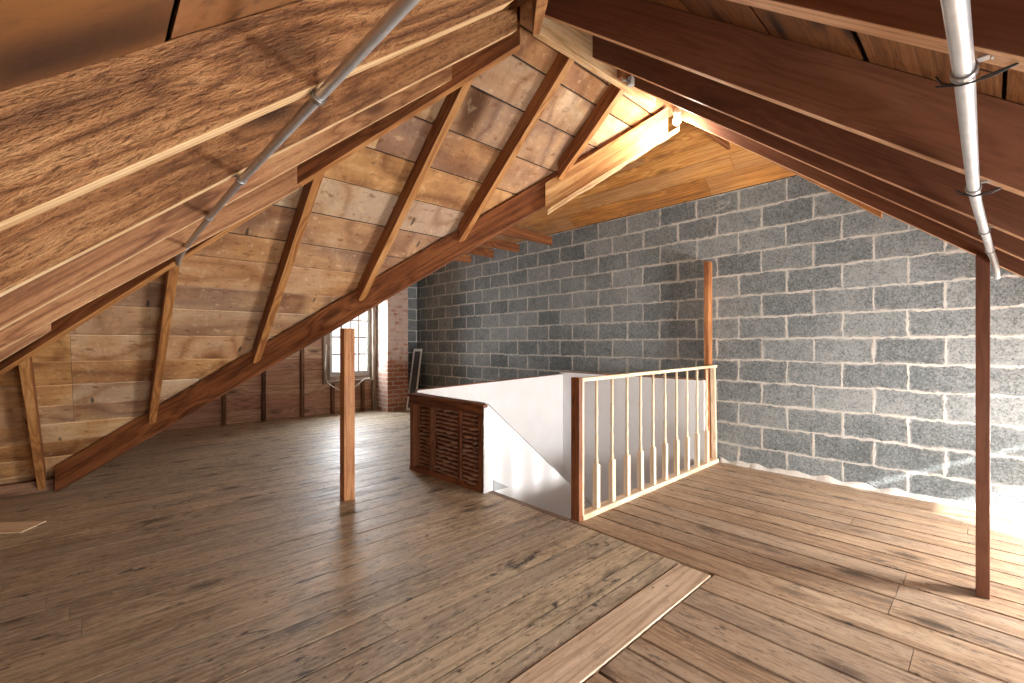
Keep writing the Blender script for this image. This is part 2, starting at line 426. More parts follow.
cover(P3, [(3.3, -.34), (4.7, -.34), (4.7, 1.2), (3.6, 1.97), (3.24, 1.97), (3.3, 1.6)])
cover(P2, [(-.3, 5.15), (3.24, 1.6), (3.66, 1.9), (3.66, 7.6), (-.3, 7.6)])
cover(P5, [(3.66, 1.9), (4.7, .9), (4.7, 7.6), (3.66, 7.6)])
# ------------------------------------------------------------------ floor
XW, YB = 4.5, 7.5
def floor():
    m = MB()
    def fb(x0, y0, x1, y1, along, mi):
        g = .0032 + R(0, .0025)
        if mi == 1: g += .0022 + R(0, .0018)
        zt = R(-.0005, 0)
        if along == 'x': y0 += g; y1 -= g; L, W_ = (1, 0, 0), (0, 1, 0)
        else: x0 += g; x1 -= g; L, W_ = (0, 1, 0), (1, 0, 0)
        m.box((x0, y0, -.025), (x1, y1, zt), L, W_, None, mi)
    # left section, along x
    ys = [1.12, 1.21, 1.30, 1.455, 1.625, 1.79, 1.955, 2.11, 2.28, 2.45, 2.63, 2.80, 2.97]
    while ys[-1] < YB - .1: ys.append(ys[-1] + R(.15, .185))
    ys[-1] = YB
    for a, b in zip(ys, ys[1:]):
        xr = 2.262
        spans = [(-2.4, xr)]
        if a >= 3.74: spans = [(-2.4, XW)]
        elif b > 3.74: spans = [(-2.4, xr)]
        for x0, x1 in spans:
            cuts = []
            c = x0 + R(.8, 2.6)
            while c < x1 - .5 and a > 1.5:
                cuts.append(c); c += R(1.8, 3.2)
            e = [x0] + cuts + [x1]
            for p, q in zip(e, e[1:]): fb(p + .0008, a, q - .0008, b, 'x', 0)
    # filler between the stair well and the next board
    nxt = min(y for y in ys if y >= 3.74)
    m.box((2.262, 3.74, -.025), (XW, nxt, -.001), (1, 0, 0), (0, 1, 0), None, 0)
    # right section, along y
    xs = [-1.2, -1.02, -.84, -.66, -.48, -.30, -.12, .06, .24, .42, .6, .77, .95, 1.12, 1.30, 1.48, 1.57, 1.74, 1.92, 2.095, 2.275,
          2.475, 2.652, 2.832, 3.005, 3.185, 3.35, 3.53, 3.70, 3.88, 4.05, 4.22, 4.38, 4.5]
    J = {2.652: .30, 2.832: .29, 2.475: .302, 3.005: -.9, 3.185: 1.1, 2.275: -.8, 2.095: .2, 3.53: .62, 3.88: .1}
    for a, b in zip(xs, xs[1:]):
        ye = .945 if b < 2.3 else (1.80 if b < 4.6 else 1.9)
        if b > 2.3: ye = 1.905
        e = [-2.1] + ([J[a]] if a in J else []) + [ye]
        for p, q in zip(e, e[1:]): fb(a, p + .0012, b, q - .0012, 'y', 1)
    return struct(m.build('floor', ['floor_left', 'floor_right']))
floor()
m = MB(); m.box((-2.4, -2.1, -.06), (2.262, YB, -.03)); m.box((2.262, -2.1, -.06), (XW, 1.9, -.03)); m.box((2.262, 3.76, -.06), (XW, YB, -.03))
o = struct(m.build('floor', 'black_wood'))
m = MB(); m.box((-2.4, YB, -.2), (4.8, YB + .2, -.002)); struct(m.build('floor', 'black_wood'))
m = MB(); m.box((-2.3, .952, -.02), (2.245, 1.118, .004), (1, 0, 0), (0, 1, 0), .75)
tag(m.build('floor_board', 'floor_light', bevel=.004), 'single pale plank edging the lengthwise floorboards in the foreground', 'floorboard')
m = MB(); m.prism([(-1.25, 4.78, -.001), (-.27, 4.045, -.001), (-.17, 4.19, -.001), (-1.15, 4.95, -.001)],
                  [(-1.25, 4.78, .006), (-.27, 4.045, .006), (-.17, 4.19, .006), (-1.15, 4.95, .006)], (.8, -.6, 0), (.6, .8, 0), .6)
pb = m.build('patch_board', 'rail'); pb.location.x = -.05; tag(pb, 'pale board offcut lying flat on the floor near the low eave', 'board')

# ------------------------------------------------------------------ walls
m = MB()
poly = [(-2.1, 0), (7.7, 0), (7.7, 2.627), (-2.1, 2.627)]
m.prism([(XW, y, z) for y, z in [(-2.1, -1.6), (7.7, -1.6), (7.7, 2.627), (-2.1, 2.627)]],
        [(XW + .2, y, z) for y, z in [(-2.1, -1.6), (7.7, -1.6), (7.7, 2.627), (-2.1, 2.627)]], (0, 1, 0), (0, 0, 1))
struct(m.build('wall_right', 'block'))
# mortar spill at the foot of the block wall
m = MB(); bm = m.bm
prev = None
for i in range(120):
    y = -1.3 + i * .0262
    w = .03 + .03 * noise.noise(Vector((y * 6, 0, 0))) + .02 * noise.noise(Vector((y * 25, 3, 0))); hh = .035 + .03 * noise.noise(Vector((y * 9, 7, 0)))
    w = max(.008, w); hh = max(.01, hh)
    ring = [bm.verts.new(p) for p in ((XW, y, hh), (XW - w * .45, y, hh * .6), (XW - w, y, .0))]
    if prev:
        for k in range(2): bm.faces.new([prev[k], prev[k + 1], ring[k + 1], ring[k]]).smooth = True
    prev = ring
M['spill'] = plain('mortar_spill', (.66, .63, .58), .95, 0, .004, 60, .3)
struct(m.build('trim_1', 'spill'))

# back wall, boards along x with a window opening
WX0, WX1, WZ0, WZ1 = 2.87, 3.565, .60, 2.02
m = MB()
zs = seq(0, 3.3, .19, .02)
for a, b in zip(zs, zs[1:]):
    a += .002; b -= .002
    spans = [(-.4, XW)]
    if b > WZ0 and a < WZ1:
        spans = [(-.4, WX0), (WX1, XW)]
    for x0, x1 in spans:
        # keep under the wing roof
        def lim(z): return max(-.4, (z - .245) / .84 - .02), min(XW, XW - (z - 2.63) / .81 + .02)
        l0, h0 = lim(a); l1, h1 = lim(b)
        p = [(max(x0, l0), a), (min(x1, h0), a), (min(x1, h1), b), (max(x0, l1), b)]
        if p[1][0] - p[0][0] < .05 or p[2][0] - p[3][0] < .01: continue
        m.prism([(x, YB, z) for x, z in p], [(x, YB + .03, z) for x, z in p], (1, 0, 0), (0, 0, 1))
struct(m.build('wall_back', 'wall_back'))
# gaps behind back wall boards closed
m = MB(); m.box((-.4, YB + .032, -.1), (WX0, YB + .05, 2.0)); m.box((WX1, YB + .032, -.1), (XW, YB + .05, 2.0)); m.box((WX0, YB + .032, 0), (WX1, YB + .05, WZ0))
struct(m.build('wall_back', 'black_wood'))
stud_names = ['leftmost dark stud on the back board wall beneath the sloping beam', 'second dark stud from the left on the back board wall',
              'dark stud on the back board wall nearest the window on its left', 'dark short stud under the left half of the far window', 'pale-edged short stud under the right half of the far window']
for i, (x, z1) in enumerate([(1.36, 1.3), (1.87, 1.75), (2.42, 2.2), (2.90, .51), (3.42, .51)]):
    m = MB(); m.box((x - .022, YB - .09, 0), (x + .022, YB, z1), (0, 0, 1), (1, 0, 0))
    tag(m.build('wall_stud', 'stud', bevel=.003), stud_names[i], 'stud', 'studs on the back board wall')

# far window
w = bpy.data.objects.new('window_1', None); C.objects.link(w); w.location = (3.22, YB, WZ0); w['kind'] = 'structure'
def fr(x0, x1, z0, z1, t, y0, y1, name, mat, par, bottom=None):
    m = MB(); bt = bottom or t
    m.box((x0, y0, z0), (x0 + t, y1, z1), (0, 0, 1), (1, 0, 0)); m.box((x1 - t, y0, z0), (x1, y1, z1), (0, 0, 1), (1, 0, 0))
    m.box((x0 + t, y0, z0), (x1 - t, y1, z0 + bt)); m.box((x0 + t, y0, z1 - t), (x1 - t, y1, z1))
    return m.build(name, mat, par, bevel=.003)
fr(WX0 - .07, WX1 + .07, WZ0 - .05, WZ1 + .07, .07, YB - .025, YB + .02, 'window_casing', 'frame_wood', w)
sh = fr(WX0, WX1, WZ0 + .02, WZ1, .045, YB + .0, YB + .035, 'window_sash', 'sash', w, bottom=.075)
m = MB()
for k in (1, 2, 3):
    x = WX0 + .045 + (WX1 - WX0 - .09) * k / 4; m.box((x - .013, YB + .0, WZ0 + .09), (x + .013, YB + .03, WZ1 - .04), (0, 0, 1), (1, 0, 0))
for z in (.985, 1.275, 1.56, 1.80):
    m.box((WX0 + .04, YB + .001, z - .013), (WX1 - .04, YB + .029, z + .013))
mu = m.build('muntin', 'frame_wood', w)
m = MB(); m.box((WX0 + .04, YB + .016, WZ0 + .09), (WX1 - .04, YB + .019, WZ1 - .04)); m.build('window_pane', 'glass', w)
m = MB(); m.box((WX0 - .12, YB - .08, WZ0 - .09), (WX1 + .07, YB - .0, WZ0 - .05)); m.build('window_sill', 'frame_wood', w, bevel=.004)
# side boards of the window recess
for x, nm, lb in ((2.77, 'window_jamb_board', 'weathered upright board left of the far window'), (3.62, 'window_jamb_board', 'weathered upright board between the far window and the brick chimney')):
    m = MB(); m.box((x - .03, YB - .09, 0 if x > 3 else .5), (x + .03, YB - .03, 2.15), (0, 0, 1), (1, 0, 0))
    tag(m.build(nm, 'frame_wood', bevel=.003), lb, 'board')
m = MB(); pts = []
for i in range(24):
    t = i / 23; x = 2.80 + .72 * t
    pts.append((x, YB - .11, .52 - .22 * math.sin(math.pi * min(1, t * 1.15)) * .7 + (.05 * t if t > .6 else 0)))
m.tube([(2.78, YB - .1, 1.15), (2.76, YB - .1, .8), (2.775, YB - .1, .6)] + pts, .008, 8)
tag(m.build('loose_cable', 'white_cable'), 'pale cable sagging beneath the far window sill', 'cable')

# brick chimney
m = MB()
m.box((3.665, 7.02, 0), (4.055, YB, 2.93), (0, 0, 1), (1, 0, 0), None, 0)
for f in m.bm.faces:
    c = f.calc_center_median()
    if abs(c.x - 3.665) < .01: f.material_index = 1
tag(m.build('brick_chimney', ['brick', 'brick_pale'], bevel=.004), 'narrow red brick chimney with patchy whitewash in the far corner', 'chimney')
m = MB(); m.box((4.0, 7.455, 0), (4.5, 7.49, 2.62)); struct(m.build('wall_back', 'block_x'))
# insect screen / narrow white frame leaning in the corner
BL = Vector((3.965, 6.93, .0)); TL = Vector((4.375, 7.36, 1.06)); W_ = Vector((.113, -.113, 0))
t = empty('window_screen', BL, 'narrow white framed window screen leaning in the corner by the brick chimney', 'window screen')
def strip(a, b, c, d, th, name, mat, n):
    m = MB(); off = n * th; m.prism([a, b, c, d], [a + off, b + off, c + off, d + off], (b - a).normalized(), n); return m.build(name, mat, t, bevel=.002)
e = (TL - BL); el = e.length; ed = e.normalized(); wd = W_.normalized(); nn = ed.cross(wd).normalized()
if nn.x > 0: nn = -nn
BR, TR = BL + W_, TL + W_; fwid = .026
m = MB()
for a, b, c, d in ((BL, BL + wd * fwid, TL + wd * fwid, TL), (BR - wd * fwid, BR, TR, TR - wd * fwid),
                   (BL + wd * fwid, BR - wd * fwid, BR - wd * fwid + ed * .05, BL + wd * fwid + ed * .05),
                   (TL + wd * fwid - ed * .05, TR - wd * fwid - ed * .05, TR - wd * fwid, TL + wd * fwid)):
    o2 = nn * .02
    m.prism([a, b, c, d], [a + o2, b + o2, c + o2, d + o2], ed, wd)
m.build('screen_frame', 'white_paint', t)
m = MB(); a, b, c, d = BL + wd * fwid + ed * .05, BR - wd * fwid + ed * .05, TR - wd * fwid - ed * .05, TL + wd * fwid - ed * .05
m.prism([q + nn * .008 for q in (a, b, c, d)], [q + nn * .010 for q in (a, b, c, d)], ed, wd); m.build('screen_mesh', 'screen', t)

# ------------------------------------------------------------------ left slope rafters
def rafter(name, a, b, th, dep, mat, label, cat='rafter', group=None, bev=.0025, segs=1, wob=0, r=None):
    m = MB(); m.beam(a, b, th, dep, r, segs=segs, wob=wob)
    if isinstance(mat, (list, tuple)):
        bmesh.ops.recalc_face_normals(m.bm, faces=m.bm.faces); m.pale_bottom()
    return tag(m.build(name, mat, bevel=bev, origin=a), label, cat, group)
G4 = 'rafters of the left slope'
# (y, x start, z start, x end, z end) of the bottom edge
L4 = [(.28, -1.55, .07, .26, 1.585, 'rafter_left', 'rafter of the left slope directly above the viewer, mostly out of sight'),
      (.85, -1.55, .072, .80, 2.046, 'rafter_left', 'broad rough-sawn rafter with a dark knot filling the upper left, nearest in the left slope'),
      (1.42, -1.55, None, 1.36, None, 'rafter_left', 'second rough-sawn rafter of the left slope, ending beside the vertical ridge end'),
      (1.88, -1.55, None, 1.34, None, 'rafter_left_far', 'third rafter of the left slope, thin pale edge crossed by the conduit'),
      (2.45, -1.55, None, .79, None, 'rafter_left_far', 'fourth rafter of the left slope, butting the long hip beam at mid-length'),
      (3.38, -1.55, None, -.16, None, 'rafter_left_far', 'short low rafter of the left slope meeting the hip beam at the left edge')]
F = 448.3; SU, CU = math.sin(.819), math.cos(.819)
# bottom edges measured on the spot: (x, z) pairs
LZ = {1.42: ((-.14, 1.257), (1.36, 2.53)), 1.88: ((-.19, 1.192), (1.34, 2.505)), 2.45: ((-.245, 1.132), (.79, 1.965)), 3.38: ((-.34, 1.065), (-.16, 1.225))}
for y, x0, z0, x1, z1, mat, lb in L4:
    if y in LZ:
        (xa, za), (xb, zb) = LZ[y]; s = (zb - za) / (xb - xa); s = min(max(s, .78), .9)
        z1 = zb; z0 = zb - s * (x1 - x0)
    s = (z1 - z0) / (x1 - x0)
    dep = max(.12, (P4(x0, y) - z0 + P4(x1, y) - z1) / 2)
    dep = min(dep, P4(x1, y) - z1 + .0, P4(x0, y) - z0 + .0) if min(P4(x1, y) - z1, P4(x0, y) - z0) > .1 else .15
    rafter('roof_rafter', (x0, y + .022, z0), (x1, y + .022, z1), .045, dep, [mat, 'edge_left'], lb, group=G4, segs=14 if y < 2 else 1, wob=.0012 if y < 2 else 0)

# right slope rafters
G3 = 'rafters of the right slope'
RL = [(.26, 'rafter of the right slope above the viewer at the top right corner'),
      (.86, 'dark rafter with a rough pale lower edge crossing the top right corner'),
      (1.54, 'wide dark red-brown rafter of the right slope with the broadest visible face'),
      (2.11, 'second wide dark rafter of the right slope, behind the broadest one'),
      (2.54, 'narrow dark rafter of the right slope, third behind the conduit'),
      (3.06, 'lowest seen dark rafter of the right slope, resting over the thin right post'),
      (3.60, 'short rafter end above the block wall behind the row of dark rafters'),
]
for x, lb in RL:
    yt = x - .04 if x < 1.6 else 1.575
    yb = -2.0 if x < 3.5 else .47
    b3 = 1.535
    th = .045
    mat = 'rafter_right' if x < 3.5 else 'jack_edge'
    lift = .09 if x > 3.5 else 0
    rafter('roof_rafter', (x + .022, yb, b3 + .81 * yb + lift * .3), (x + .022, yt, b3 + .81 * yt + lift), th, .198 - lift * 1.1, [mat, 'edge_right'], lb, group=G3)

# hips, ridge and valley
s2_ = 1 / math.sqrt(2)
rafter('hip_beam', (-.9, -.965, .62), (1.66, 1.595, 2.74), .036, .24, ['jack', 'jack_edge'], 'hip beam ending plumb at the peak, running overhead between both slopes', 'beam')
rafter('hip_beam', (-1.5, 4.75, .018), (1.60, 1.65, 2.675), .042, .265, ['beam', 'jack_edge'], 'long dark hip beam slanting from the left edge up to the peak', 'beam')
m = MB(); m.beam((-.2, 5.0, -.0), (3.13, 1.67, 2.71), .05, .20, segs=1)
va = m.build('valley_beam', 'beam', bevel=.003, origin=(-.2, 5.0, 0)); tag(va, 'massive brown valley beam rising from the floor at left to the bare bulb', 'beam')
m = MB(); m.beam((2.47, 2.278, 2.140), (3.11, 1.638, 2.69), .02, .215, segs=1)
tag(m.build('valley_board', 'pale_orange', bevel=.002, origin=(2.47, 2.278, 2.140)), 'wide light orange board facing the top end of the valley beam', 'board')
m = MB(); m.beam((2.46, 2.248, 2.112), (3.14, 1.568, 2.71), .035, .035, segs=18, wob=.006)  # bulb-lit underside of the beam, put in as a separate pale strip
tag(m.build('bulb_lit_strip', 'pale', bevel=.002, origin=(2.46, 2.248, 2.112)), 'pale wavy-edged strip standing for the bulb-lit underside of the valley beam', 'board')
rafter('ridge_board', (1.66, 1.6, 2.745), (2.84, 1.6, 2.80), .04, .22, 'pale', 'pale ridge board running from the peak towards the bulb', 'beam')
rafter('ridge_board', (2.86, 1.605, 2.90), (4.46, 1.605, 2.90), .03, .13, 'beam', 'ridge board beyond the bulb, hidden over the dark rafters', 'beam')

# jack rafters of the far slope, bottom z = 4.17 - .82 y
GJ = 'jack rafters of the far slope'
JK = [(-.29, 'jack', 'leftmost short jack rafter standing on the foot of the valley beam'),
      (.335, 'jack', 'second jack rafter from the left, topped by the end of the conduit'),
      (.915, 'jack', 'third jack rafter from the left, above the plain run of the valley beam'),
      (1.49, 'jack', 'fourth jack rafter from the left, landing just over the square wooden post'),
      (2.03, 'jack', 'longest jack rafter, second from the right, reaching up to the ridge'),
      (2.535, 'jack', 'rightmost jack rafter, nearest the bulb')]
for x, mat, lb in JK:
    yt = max(1.63, 3.25 - x + .03); yb = 4.80 - x - .035
    if x < 0: yb = 5.06
    if x > 2.5: yb = 4.722 - x
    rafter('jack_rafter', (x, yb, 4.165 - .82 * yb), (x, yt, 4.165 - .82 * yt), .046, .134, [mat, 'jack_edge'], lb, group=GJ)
    # a splinter / notch detail kept in the wood pattern
# wall plate at the foot of the left slope / far slope
m = MB(); m.box((-1.9, 5.05, 0), (-.15, 5.16, .09))
tag(m.build('wall_plate', 'stud', bevel=.004), 'dirty timber plate lying on the floor at the low left eave', 'timber')

# collar joists of the wing running to the block wall
for i, (y, lb) in enumerate([(3.93, 'nearest and longest joist stub jutting from behind the valley beam to the block wall'),
                             (4.55, 'second joist stub behind the valley beam at the top of the block wall'),
                             (5.1, 'third joist stub behind the valley beam, small and high'),
                             (5.65, 'farthest joist stub behind the valley beam, barely showing')]):
    m = MB(); m.box((2.72, y, 2.455 - .0 * i), (4.40, y + .05, 2.565), (1, 0, 0), (0, 0, 1))
    tag(m.build('collar_joist', 'jack', bevel=.004), lb, 'joist', 'joist stubs by the block wall')

# ------------------------------------------------------------------ posts
m = MB(); m.box((1.343, 3.235, 0), (1.425, 3.315, 1.27), (0, 0, 1), (1, 0, 0)); 
tag(m.build('support_post', 'post', bevel=.004), 'square wooden post under the valley beam, left of centre', 'post')
m = MB(); m.box((2.95, 0.004, 0), (3.04, .05, 1.56), (0, 0, 1), (0, 1, 0))
tag(m.build('support_post', 'rafter_right', bevel=.003), 'thin dark brown post standing on the floor at the right', 'post')
m = MB(); m.box((4.385, 1.885, 0), (4.475, 1.93, 1.965), (0, 0, 1), (1, 0, 0))
tag(m.build('wall_post', 'post', bevel=.003), 'tall orange-brown stud against the block wall at the railing end', 'post')

# ------------------------------------------------------------------ railing
t = empty('stair_railing', (2.33, 1.85, 0), 'pale wooden stair railing with ten turned balusters', 'railing')
m = MB(); m.box((2.335, 1.815, 0), (4.46, 1.885, .035)); m.build('bottom_rail', 'rail', t, bevel=.003)
m = MB(); m.prism([(2.335, 1.83, .905), (4.46, 1.83, .925), (4.46, 1.87, .925), (2.335, 1.87, .905)], [(2.335, 1.83, .93), (4.46, 1.83, .95), (4.46, 1.87, .95), (2.335, 1.87, .93)], (1, 0, 0), (0, 1, 0))
m.build('top_rail', 'rail', t, bevel=.003)
m = MB(); m.box((2.295, 1.82, .0), (2.333, 1.888, .935), (0, 0, 1), (0, 1, 0)); nw = m.build('newel_post', 'panel', t, bevel=.003); nw['label'] = 'dark brown newel post'
m = MB(); m.box((2.333, 1.822, .0), (2.352, 1.886, .93), (0, 0, 1), (1, 0, 0)); m.build('newel_facing', 'rail', t, bevel=.002)
m = MB(); m.prism([(4.43, 1.83, .035), (4.46, 1.83, .035), (4.46, 1.875, .035), (4.43, 1.875, .035)], [(4.395, 1.83, .93), (4.42, 1.83, .93), (4.42, 1.875, .93), (4.395, 1.875, .93)], (0, 0, 1), (1, 0, 0))
m.build('end_baluster', 'rail', t, bevel=.002)
def baluster(x):
    m = MB(); y = 1.85; q = .018; top = .915
    m.box((x - q, y - q, .035), (x + q, y + q, .33), (0, 0, 1), (1, 0, 0))
    prof = [(.33, .0155), (.337, .009), (.345, .0135), (.355, .015), (.37, .0105), (.42, .0095), (.48, .0115), (.50, .0135), (.508, .009), (.516, .0135), (.53, .009), (.56, .0085),
            (.60, .0125), (.61, .009), (.62, .0125), (.63, .0095), (.66, .012), (.70, .0135), (.715, .009), (.722, .0125), (.735, .009), (.80, .0095), (top, .0105)]
    m.tube([(x, y, z) for z, r in prof], [r for z, r in prof], 10)
    return m.build('baluster', 'rail', t)
bx = []
for px in (596.5, 612, 627, 640.5, 653, 665, 676.5, 687, 697, 706.5):
    X = (px - 512) / F; k = 1.85 / (-X * CU + SU); bx.append(k * (X * SU + CU))
b0 = baluster(bx[0])
for x in bx[1:]:
    c = b0.copy(); C.objects.link(c); c.parent = t; c.location = b0.location + Vector((x - bx[0], 0, 0))

# ------------------------------------------------------------------ stair well
m = MB(); m.prism([(2.24, 3.70, -1.5), (4.36, 3.70, -1.5), (4.36, 3.70, .775), (2.24, 3.70, .715)], [(2.24, 3.74, -1.5), (4.36, 3.74, -1.5), (4.36, 3.74, .775), (2.24, 3.74, .715)], (1, 0, 0), (0, 0, 1))
struct(m.build('wall_stair_back', 'white'))
m = MB(); m.box((4.34, 1.91, -1.5), (4.39, 3.74, .80)); struct(m.build('wall_stair_side', 'white'))
m = MB(); m.prism([(2.24, 3.695, .716), (4.36, 3.695, .776), (4.36, 3.745, .776), (2.24, 3.745, .716)], [(2.24, 3.695, .722), (4.36, 3.695, .782), (4.36, 3.745, .782), (2.24, 3.745, .722)], (1, 0, 0), (0, 1, 0)); m.box((4.335, 1.93, .80), (4.395, 3.74, .806)); struct(m.build('trim_2', 'jack'))
m = MB(); m.box((2.33, 1.888, -1.5), (4.36, 1.915, -.0)); struct(m.build('wall_stair_front', 'white'))
m = MB(); m.box((2.264, 1.89, -1.5), (2.285, 2.66, -.0)); struct(m.build('wall_stair_left', 'white'))
m = MB(); m.box((2.25, 1.885, -.10), (2.292, 2.70, .003), (0, 1, 0), (1, 0, 0)); struct(m.build('trim_3', 'frame_wood'))
m = MB(); m.box((2.28, 1.9, -.85), (4.36, 3.72, -.80)); struct(m.build('landing_floor', 'grey_paint')); bpy.data.objects['landing_floor'].name = 'floor'
# sloping stair enclosure: triangular cheek + slanting lid
sl = .832
def zc(x): return .69 - sl * (x - 2.235)
m = MB()
m.prism([(2.225, 2.675, -1.0), (4.25, 2.675, -1.0), (2.225, 2.675, zc(2.225))], [(2.225, 2.69, -1.0), (4.25, 2.69, -1.0), (2.225, 2.69, zc(2.225))], (1, 0, 0), (0, 0, 1))
m.prism([(2.225, 2.69, zc(2.225) - .02), (4.25, 2.69, -1.02), (4.25, 3.70, -1.02), (2.225, 3.70, zc(2.225) - .02)],
        [(2.225, 2.69, zc(2.225)), (4.25, 2.69, -1.0), (4.25, 3.70, -1.0), (2.225, 3.70, zc(2.225))], (1, 0, 0), (0, 1, 0))
struct(m.build('wall_stair_slope', 'white'))
m = MB(); m.tube([(2.24, 2.672, .69), (4.0, 2.672, zc(4.0))], .0035, 6); struct(m.build('trim_4', 'grey_paint'))
m = MB(); m.prism([(2.30, 2.668, 0), (2.46, 2.668, -.005), (2.30, 2.668, .085)], [(2.30, 2.674, 0), (2.46, 2.674, -.005), (2.30, 2.674, .085)], (1, 0, 0), (0, 0, 1))
struct(m.build('trim_5', 'grey_paint'))

# open-backed lath panel
t = empty('stair_enclosure_panel', (2.17, 3.16, 0), 'dark wooden stud panel with exposed lath beside the white stairwell', 'panel')
XA, XB = 2.13, 2.225
def px_(y): # front face x along the panel
    return 2.125 + .09 * (3.65 - y) / .97 * .9
sd = [(3.60, 3.65), (3.335, 3.37), (2.95, 2.985), (2.70, 2.745)]
for i, (ya, yb) in enumerate(sd):
    m = MB(); m.box((px_(yb) + .004, ya, .03), (2.222, yb, .655), (0, 0, 1), (0, 1, 0)); m.build('stud', 'panel', t, bevel=.003)
m = MB(); m.prism([(px_(3.65) - .015, 3.665, .675), (px_(2.68) - .015, 2.665, .662), (2.235, 2.665, .662), (2.235, 3.665, .675)],
                  [(px_(3.65) - .015, 3.665, .70), (px_(2.68) - .015, 2.665, .687), (2.235, 2.665, .687), (2.235, 3.665, .70)], (0, 1, 0), (1, 0, 0))
m.build('top_cap', 'panel', t, bevel=.003)
m = MB(); m.prism([(px_(3.65), 3.655, .61), (px_(2.68), 2.69, .60), (2.225, 2.69, .60), (2.225, 3.655, .61)],
                  [(px_(3.65), 3.655, .675), (px_(2.68), 2.69, .662), (2.225, 2.69, .662), (2.225, 3.655, .675)], (0, 1, 0), (0, 0, 1))
m.build('top_plate', 'panel', t, bevel=.003)
m = MB(); m.prism([(px_(3.65), 3.655, 0), (px_(3.2), 3.2, 0), (px_(2.68), 2.69, 0), (2.225, 2.69, 0), (2.225, 3.655, 0)],
                  [(px_(3.65), 3.655, .035), (px_(3.2), 3.2, .05), (px_(2.68), 2.69, .05), (2.225, 2.69, .05), (2.225, 3.655, .035)], (0, 1, 0), (0, 0, 1))
m.build('bottom_plate', 'panel', t, bevel=.003)
m = MB(); z = .055
while z < .60:
    m.box((2.205, 2.70, z), (2.213, 3.64, z + .027), (0, 1, 0), (0, 0, 1)); z += .036
m.build('lath', 'lath', t)
m = MB(); z = .05
while z < .60: # plaster squeezed between the laths
    for (a, b) in ((2.985, 3.335), (3.37, 3.60), (2.745, 2.95)):
        y = a + .01; prev = None
        while y < b - .01:
            q = .35 + 1.5 * noise.noise(Vector((y * 14, z * 31, 2)))
            dx = .004 + .020 * max(0, q); dr = .006 + .008 * max(0, q)
            ring = [m.bm.verts.new(p) for p in ((2.206, y, z + .006), (2.206 - dx, y, z + .002), (2.206 - dx * .9, y, z - dr), (2.206, y, z - dr * .6))]
            if prev:
                for k in range(3): m.bm.faces.new([prev[k], prev[k + 1], ring[k + 1], ring[k]]).smooth = True
            prev = ring; y += .012
    z += .036
m.build('plaster_keys', 'plaster_key', t)
m = MB(); m.box((2.214, 2.68, 0), (2.224, 3.66, .66), (0, 1, 0), (0, 0, 1)); pw = m.build('plasterboard', 'white', t); pw['label'] = 'white plasterboard backing'
# torn plaster edge at the panel end
m = MB(); prev = None
for i in range(60):
    z = .003 + .655 * i / 59
    w0 = .006 + .007 * noise.noise(Vector((z * 40, 1, 5))) + .004 * noise.noise(Vector((z * 120, 2, 5)))
    x0 = 2.205 - w0
    ring = [m.bm.verts.new(p) for p in ((x0, 2.668, z), (2.24, 2.668, z), (2.24, 2.676, z), (x0, 2.676, z))]
    if prev:
        for k in range(4): m.bm.faces.new([prev[k], prev[(k + 1) % 4], ring[(k + 1) % 4], ring[k]])
    prev = ring
m.build('torn_plaster_edge', 'white', t)

# ------------------------------------------------------------------ conduits
def clamp(c, axis, hang, par):
    """strap clamp: a ring round the pipe plus a flat ear with a screw on the rafter edge"""
    m = MB(); c = Vector(c); n = 16
    if axis == 'y': A, B = Vector((1, 0, 0)), Vector((0, 0, 1)); ax = Vector((0, 1, 0))
    else: A, B = Vector((0, 1, 0)), Vector((0, 0, 1)); ax = Vector((1, 0, 0))
    pts = [c + (A * math.cos(q) + B * math.sin(q)) * (hang + .001) for q in [math.pi * 2 * k / n for k in range(n + 1)]]
    rings = []
    for p in pts:
        rad = (p - c).normalized()
        rings.append([m.bm.verts.new(p + ax * s * .007 + rad * rr) for s, rr in ((-1, 0), (1, 0), (1, .0025), (-1, .0025))])
    for P, Q in zip(rings, rings[1:]):
        for k in range(4):
            f = m.bm.faces.new([P[k], P[(k + 1) % 4], Q[(k + 1) % 4], Q[k]]); f.smooth = False
    e0 = c + A * -(hang + .001) + B * (hang - .003)
    m.prism([e0 + ax * -.007, e0 + ax * .007, e0 + ax * .007 - A * .028, e0 + ax * -.007 - A * .028],
            [q + B * .003 for q in (e0 + ax * -.007, e0 + ax * .007, e0 + ax * .007 - A * .028, e0 + ax * -.007 - A * .028)], A, ax)
    m.tube([e0 - A * .018 - B * .003, e0 - A * .018 + B * .002], .005, 8)
    return m.build('clamp', 'dark_steel', par, origin=c)
t = empty('left_conduit', (.34, .85, 1.64), 'long grey steel conduit pipe clamped under the left rafters', 'conduit')
t.name = 'conduit_pipe'
pr_ = .0098
ptsL = [(.320, -.25, 1.625), (.318, .2, 1.622), (.313, .85, 1.619), (.306, 1.42, 1.613), (.303, 1.88, 1.603), (.305, 2.45, 1.587), (.304, 2.55, 1.578), (.302, 2.64, 1.560), (.302, 2.70, 1.54), (.302, 2.73, 1.555), (.302, 2.74, 1.60)]
m = MB(); m.tube(ptsL, pr_, 14); m.build('pipe', 'steel', t)
for p in ptsL[2:6]: clamp((p[0], p[1] + .022, p[2]), 'y', pr_, t)
t2 = empty('conduit_pipe', (1.0, .02, 1.53), 'bright metal conduit dropping vertically past the right rafters', 'conduit')
ptsR = [(.25, .028, 1.535), (.6, .028, 1.532), (.88, .026, 1.528), (1.2, .028, 1.528), (1.56, .030, 1.530), (1.75, .027, 1.531), (2.13, .016, 1.522), (2.3, .010, 1.520), (2.56, .004, 1.518), (2.8, -.006, 1.515), (2.98, -.012, 1.513), (3.10, -.016, 1.500), (3.16, -.018, 1.47)]
